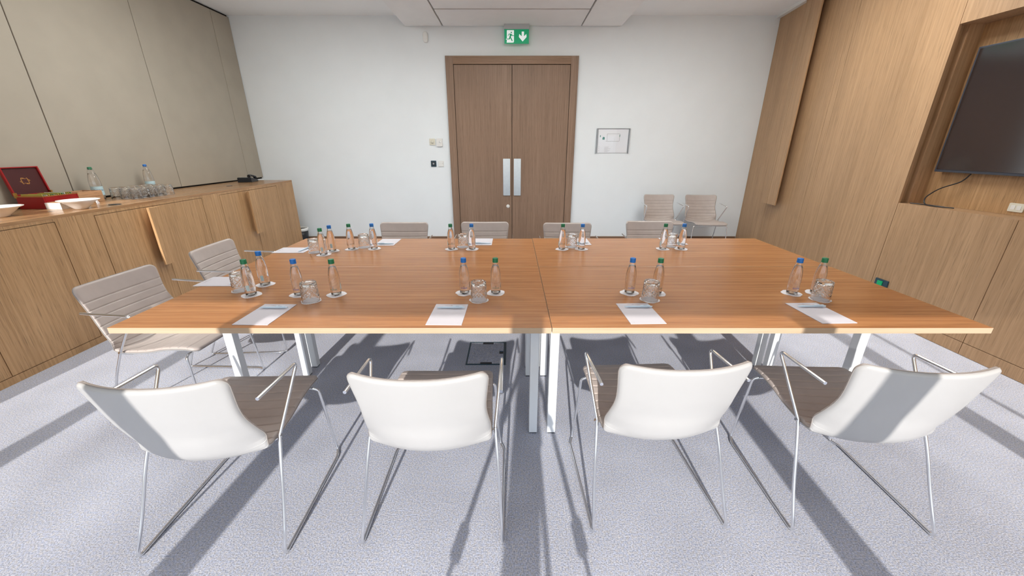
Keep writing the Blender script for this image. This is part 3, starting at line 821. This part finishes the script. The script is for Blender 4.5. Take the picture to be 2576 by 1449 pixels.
# ------------------------------------------------------------------ things on the sideboard
WZ = 1.0302
bigG = bottle_proto(M['green'], M['inkg'], 0.312, 0.042, True)
bigG.location = (-3.90, 3.69, WZ); bigG.rotation_euler = (0, 0, R_(40)); bigG['label'] = 'large glass water bottle with green cap and pale blue label on the sideboard'; bigG['group'] = 'large water bottles on the sideboard'
bigB = bottle_proto(M['blue'], M['inkb'], 0.312, 0.042, True)
bigB.location = (-3.92, 4.275, WZ); bigB.rotation_euler = (0, 0, R_(40)); bigB['label'] = 'large glass water bottle with blue cap behind the rows of tumblers'; bigB['group'] = 'large water bottles on the sideboard'
rows = ['front', 'middle', 'rear']; cols = ['nearest the green capped bottle', 'second from the camera', 'in the centre', 'second from the far end', 'at the far end']
for i, x in enumerate((-3.62, -3.715, -3.81)):
    for j, y in enumerate((3.765, 3.857, 3.949, 4.041, 4.133)):
        c = dup(tu, (x, y, WZ), R_(17 * i + 11 * j)); c['label'] = 'cut crystal tumbler on the sideboard, %s row, %s' % (rows[i], cols[j]); c['group'] = 'tumblers on the sideboard'
# red presentation box
t = empty('red_box', (-3.86, 3.245, WZ), 0, 'open red lacquered box with dark red lid lining and a gold emblem', 'box')
m = MB(); x0, x1, y0, y1 = -.11, .11, -.13, .13
m.box(x0, x1, y0, y0 + .01, 0, .1); m.box(x0, x1, y1 - .01, y1, 0, .1); m.box(x0, x0 + .01, y0 + .01, y1 - .01, 0, .1); m.box(x1 - .01, x1, y0 + .01, y1 - .01, 0, .1); m.box(x0 + .01, x1 - .01, y0 + .01, y1 - .01, 0, .012)
m.build('box_body', M['red'], t, bevel=0.002)
MB().box(x0 - 0.002, x1 + .002, y0 - 0.002, y1 + .002, .094, .0985).build('brass_edge', M['brass'], t)
TL = Matrix.Translation((x0 + .002, 0, .102)) @ Matrix.Rotation(R_(-8), 4, 'Y')
m = MB()
m.box(-.016, 0.0, y0, y1, 0, .008, T=TL); m.box(-.016, 0.0, y0, y1, .212, .22, T=TL); m.box(-.016, 0.0, y0, y0 + .010, .008, .212, T=TL); m.box(-.016, 0.0, y1 - .010, y1, .008, .212, T=TL); m.box(-.020, -.0161, y0, y1, 0, .22, T=TL)
lid = m.build('lid', M['red'], t, bevel=0.001)
MB().box(-.0158, -.012, y0 + .0105, y1 - .0105, .0085, .2115, T=TL).build('lid_lining', M['darkred'], lid)
m = MB()
for a0, rr in ((0, .034), (1, .026)):
    pts_ = []
    for i in range(24):
        a = 2 * PI * i / 24; r_ = rr * (1 + .12 * math.cos(6 * a + a0)); pts_.append((r_ * math.cos(a), r_ * math.sin(a) * .8))
    for i in range(24):
        if (i + a0 * 2) % 6 < 4:
            p, q = pts_[i], pts_[(i + 1) % 24]; 
            m.add([(-.0117, p[0] * .8, .11 + p[1] * .8), (-.0117, p[0], .11 + p[1]), (-.0117, q[0], .11 + q[1]), (-.0117, q[0] * .8, .11 + q[1] * .8)], [(0, 1, 2, 3)], T=TL)
m.build('emblem', M['gold'], lid)
for sy in (y0 + 0.004, y1 - 0.004): MB().box(x0 - .006, x0 + .012, sy - .006, sy + .006, .085, .125).build('hinge', M['brass'], t)
for i in range(14):
    yy = -.11 + i * .0165
    o_ = MB().box(-.085, .085, yy, yy + .004, .014, .104 + random.uniform(-.004, .010)).build('tea_sachet', M[['yellow', 'greenw', 'ceramic', 'yellow'][i % 4]])
    o_.location = (-3.86, 3.245, WZ); tag(o_, '%s tea sachet standing in the red box' % ['yellow', 'green', 'white', 'yellow'][i % 4], 'tea sachet', 'tea sachets in the red box')
# white tray of brown sugar sachets
t = empty('white_box', (-3.683, 3.215, WZ), 0, 'low white box of brown sachets in front of the red box', 'box')
m = MB(); m.box(-.062, .062, -.11, -.106, 0, .05); m.box(-.062, .062, .106, .11, 0, .05); m.box(-.062, -.058, -.106, .106, 0, .05); m.box(.058, .062, -.106, .106, 0, .05); m.box(-.058, .058, -.106, .106, 0, .003)
m.build('box_body', M['ceramic'], t)
for i in range(16):
    o_ = MB().box(-.05, .05, 0, .003, .004, .055).build('sugar_sachet', plain('kraft_%d' % i, (0.30 + .01 * (i % 3), 0.15, 0.07), 0.7))
    o_.location = (-3.683 + random.uniform(-.003, .003), 3.118 + i * .0125, WZ); tag(o_, 'brown sugar sachet standing in the low white box', 'sugar sachet', 'brown sachets in the white box')
# wooden box
t = empty('wooden_box', (-3.895, 3.53, WZ), 0, 'small pale wooden box between the red box and the large green capped bottle', 'box')
m = MB(); m.box(-.09, .09, -.105, -.097, 0, .096); m.box(-.09, .09, .097, .105, 0, .096); m.box(-.09, -.082, -.097, .097, 0, .096); m.box(.082, .09, -.097, .097, 0, .096); m.box(-.082, .082, -.097, .097, 0, .006); m.box(-.004, .004, -.097, .097, .006, .092)
m.build('box_body', M['lightwood'], t, bevel=0.001)
# bowls
def bowl():
    return MB().lathe([(0.0, .004), (.036, .0), (.042, .004), (.060, .022), (.098, .058), (.124, .070), (.126, .074), (.118, .073), (.092, .060), (.056, .027), (.036, .012), (0, .010)], 48).build('white_bowl', M['ceramic'])
b1 = bowl(); b1.location = (-3.49, 3.13, WZ); tag(b1, 'wide white bowl in front of the low white box', 'bowl', 'white bowls on the sideboard')
b2 = dup(b1, (-3.66, 2.745, WZ)); b2['label'] = 'white bowl cut off by the left edge of the picture'
o = MB().prism([(-.045, 0.0), (.045, 0.0), (.0, .055)], -.002, .002, 'x').build('folded_card', M['paper'])
o = o; o.location = (-3.66, 3.43, WZ); o.rotation_euler = (0, R_(-8), R_(35)); tag(o, 'small white folded card behind the wide white bowl', 'card')
# telephone
t = empty('telephone', (-3.80, 5.70, WZ), 0, 'black desk telephone at the far end of the sideboard', 'telephone')
m = MB(); m.prism([(-.11, 0), (.11, 0), (.11, .022), (-.11, .062)], -.085, .085, 'y')
T = Matrix.Rotation(R_(100), 4, 'Z')
ph = MB(); ph.prism([(-.11, 0), (.11, 0), (.11, .022), (-.09, .066), (-.11, .062)], -.09, .09, 'y', T=T); ph.build('base', M['black'], t, bevel=0.004)
hs = fillet([(-.10, -.062, .082), (-.06, -.062, .094), (.05, -.062, .078), (.095, -.062, .050)], .03)
MB().tube(hs, [.021] * 2 + [.014] * (len(hs) - 4) + [.021] * 2, 14, T=T).build('handset', M['black'], t)
m = MB()
for i in range(4):
    for j in range(3): m.box(-.005 + i * .024, .013 + i * .024, -.012 + j * .026, .008 + j * .026, .046 - i * .0055, .053 - i * .0055, T=T)
m.build('keypad', M['grey'], t)
MB().box(-.085, -.025, -.01, .07, .058, .070, T=T).build('display', M['steel'], t)

# ------------------------------------------------------------------ television, cable, sockets
t = empty('television', (3.60, 2.60, 1.31), 0, 'large black flat television hung in the wood wall niche', 'television')
T = Matrix.Translation((-3.60, -2.60, -1.31))
MB().box(3.575, 3.615, 1.80, 3.38, 1.306, 2.218, T=T).build('tv_body', M['tvframe'], t, bevel=0.003)
MB().box(3.572, 3.576, 1.815, 3.365, 1.326, 2.205, T=T).build('tv_screen', M['screen'], t)
MB().box(3.613, 3.640, 2.3, 2.9, 1.6, 1.95, T=T).build('wall_bracket', M['black'], t)
c = fillet([(3.60, 3.12, 1.302), (3.60, 3.16, 1.24), (3.58, 3.30, 1.17), (3.55, 3.355, 1.09), (3.53, 3.32, 1.0395), (3.52, 3.24, 1.0395), (3.53, 3.16, 1.0395)], .05)
o = MB().tube(c, .0045, 8).build('power_cable', M['black']); tag(o, 'black cable hanging from the television onto the niche ledge', 'cable')
c = fillet([(3.49, 3.40, 1.0395), (3.52, 3.33, 1.0395), (3.50, 3.20, 1.0395), (3.55, 3.10, 1.0395)], .05)
o = MB().tube(c, .004, 8).build('coiled_cable', M['black']); tag(o, 'loose black cable lying flat on the niche ledge', 'cable')
o = MB().prism(rrect(2.74, 2.83, 1.06, 1.12, .006), 3.634, 3.642, 'x').build('niche_socket', M['beigep']); tag(o, 'small pale socket plate low on the niche back under the television', 'socket')
MB().box(3.632, 3.6345, 2.755, 2.78, 1.075, 1.105).build('outlet', M['whitep'], o); MB().box(3.632, 3.6345, 2.79, 2.815, 1.075, 1.105).build('outlet', M['whitep'], o)
sk = MB().prism(rrect(3.29, 3.415, 0.275, 0.348, .004), XR - .014, XR, 'x').build('wall_socket', M['teal'], bevel=.002); tag(sk, 'black socket with green insert low on the wood wall beyond the table', 'socket')
MB().prism(rrect(3.335, 3.385, 0.285, 0.333, .003), XR - .02, XR - .0142, 'x').build('green_insert', M['greenpl'], sk)

# ------------------------------------------------------------------ floor box
t = empty('floor_box', (-0.194, 2.606, 0), 0, 'dark framed square floor box hatch in the carpet under the table', 'floor box')
m = MB(); a, b, w, z = .148, .172, .012, .005
m.box(-a, a, -b, -b + w, 0, z); m.box(-a, a, b - w, b, 0, z); m.box(-a, -a + w, -b + w, b - w, 0, z); m.box(a - w * 1.6, a, -b + w, b - w, 0, z)
m.build('frame', M['teal'], t, bevel=.001)
MB().box(-a + w, a - w * 1.6, -b + w, b - w, 0, .003).build('lid', M['carpet'], t)
for sy in (-1, 1): MB().box(-.04, .045, sy * (b - .02) - .014, sy * (b - .02) + .008, .003, .007).build('hinge_cover', M['black'], t)
MB().box(a - .052, a - .022, -.012, .02, .003, .007).build('latch', M['black'], t)
MB().box(a - .048, a - .026, .010, .019, .007, .008).build('latch_tab', M['bluep'], t)

# ------------------------------------------------------------------ photographer's tripod (casts the three-legged shadow)
t = empty('tripod', (0, 0, 0), 0, 'tripod whose three legged shadow falls between the near chairs', 'tripod')
top = Vector((-0.03, -0.02, 1.30))
for f in ((-0.41, 0.14, 0.0), (0.35, 0.18, 0.0), (0.13, -0.44, 0.0)):
    f = Vector(f); d_ = top - f
    lg = MB().tube([f, f + d_ * .36, f + d_ * .36, f + d_ * .66, f + d_ * .66, f + d_ * .98], [.009, .009, .012, .012, .015, .015], 12).build('leg', M['black'], t)
    for q in (.36, .66): MB().tube([f + d_ * (q - .022), f + d_ * (q + .022)], .024, 12).build('clamp', M['black'], lg)
MB().tube([(-.03, -.02, .95), (-.03, -.02, 1.34)], .016, 12).build('centre_column', M['black'], t)
MB().tube([(-.03, -.02, 1.26), (-.03, -.02, 1.33)], .045, 16).build('head', M['black'], t)

# ------------------------------------------------------------------ light
sun = bpy.data.lights.new('sun', 'SUN'); sun.energy = 5.2; sun.angle = R_(0.6); sun.color = (1.0, 0.955, 0.90)
so = bpy.data.objects.new('sun', sun); C.objects.link(so)
dirv = Vector((0.062, 1.0, -0.462)).normalized()
so.rotation_euler = dirv.to_track_quat('-Z', 'Y').to_euler()
w = bpy.data.worlds.new('world'); SC.world = w; w.use_nodes = True
nt = w.node_tree; bg = nt.nodes['Background']
tc = nt.nodes.new('ShaderNodeTexCoord'); sx = nt.nodes.new('ShaderNodeSeparateXYZ'); nt.links.new(tc.outputs['Generated'], sx.inputs[0])
rp = nt.nodes.new('ShaderNodeValToRGB'); rp.color_ramp.elements[0].position = 0.0; rp.color_ramp.elements[1].position = 1.0
mr = nt.nodes.new('ShaderNodeMapRange'); mr.inputs[1].default_value = -1; mr.inputs[2].default_value = 1
nt.links.new(sx.outputs['Z'], mr.inputs[0]); nt.links.new(mr.outputs[0], rp.inputs['Fac'])
cr_ = rp.color_ramp
cr_.elements[0].color = (0.34, 0.34, 0.33, 1); cr_.elements[1].color = (0.50, 0.66, 1.0, 1)
e = cr_.elements.new(0.49); e.color = (0.42, 0.42, 0.41, 1)
e = cr_.elements.new(0.52); e.color = (0.86, 0.95, 1.06, 1)
nt.links.new(rp.outputs['Color'], bg.inputs['Color']); bg.inputs['Strength'].default_value = 1.75

# ------------------------------------------------------------------ camera and view
cam = bpy.data.cameras.new('camera'); co = bpy.data.objects.new('camera', cam); C.objects.link(co)
co.location = (0, 0, 1.5); co.rotation_euler = (PI / 2 - math.atan(354.5 / 961), 0, 0)
cam.sensor_width = 36; cam.sensor_fit = 'HORIZONTAL'; cam.lens = 961 / 2576 * 36; cam.clip_start = 0.02; cam.clip_end = 100
SC.camera = co
SC.view_settings.view_transform = 'Standard'; SC.view_settings.look = 'None'; SC.view_settings.exposure = 0.13; SC.view_settings.gamma = 1.0
try: SC.view_settings.use_curve_mapping = False
except Exception: pass
cy = SC.cycles
cy.caustics_reflective = False; cy.sample_clamp_indirect = 6.0; cy.max_bounces = 14; cy.diffuse_bounces = 5; cy.transmission_bounces = 12; cy.transparent_max_bounces = 12
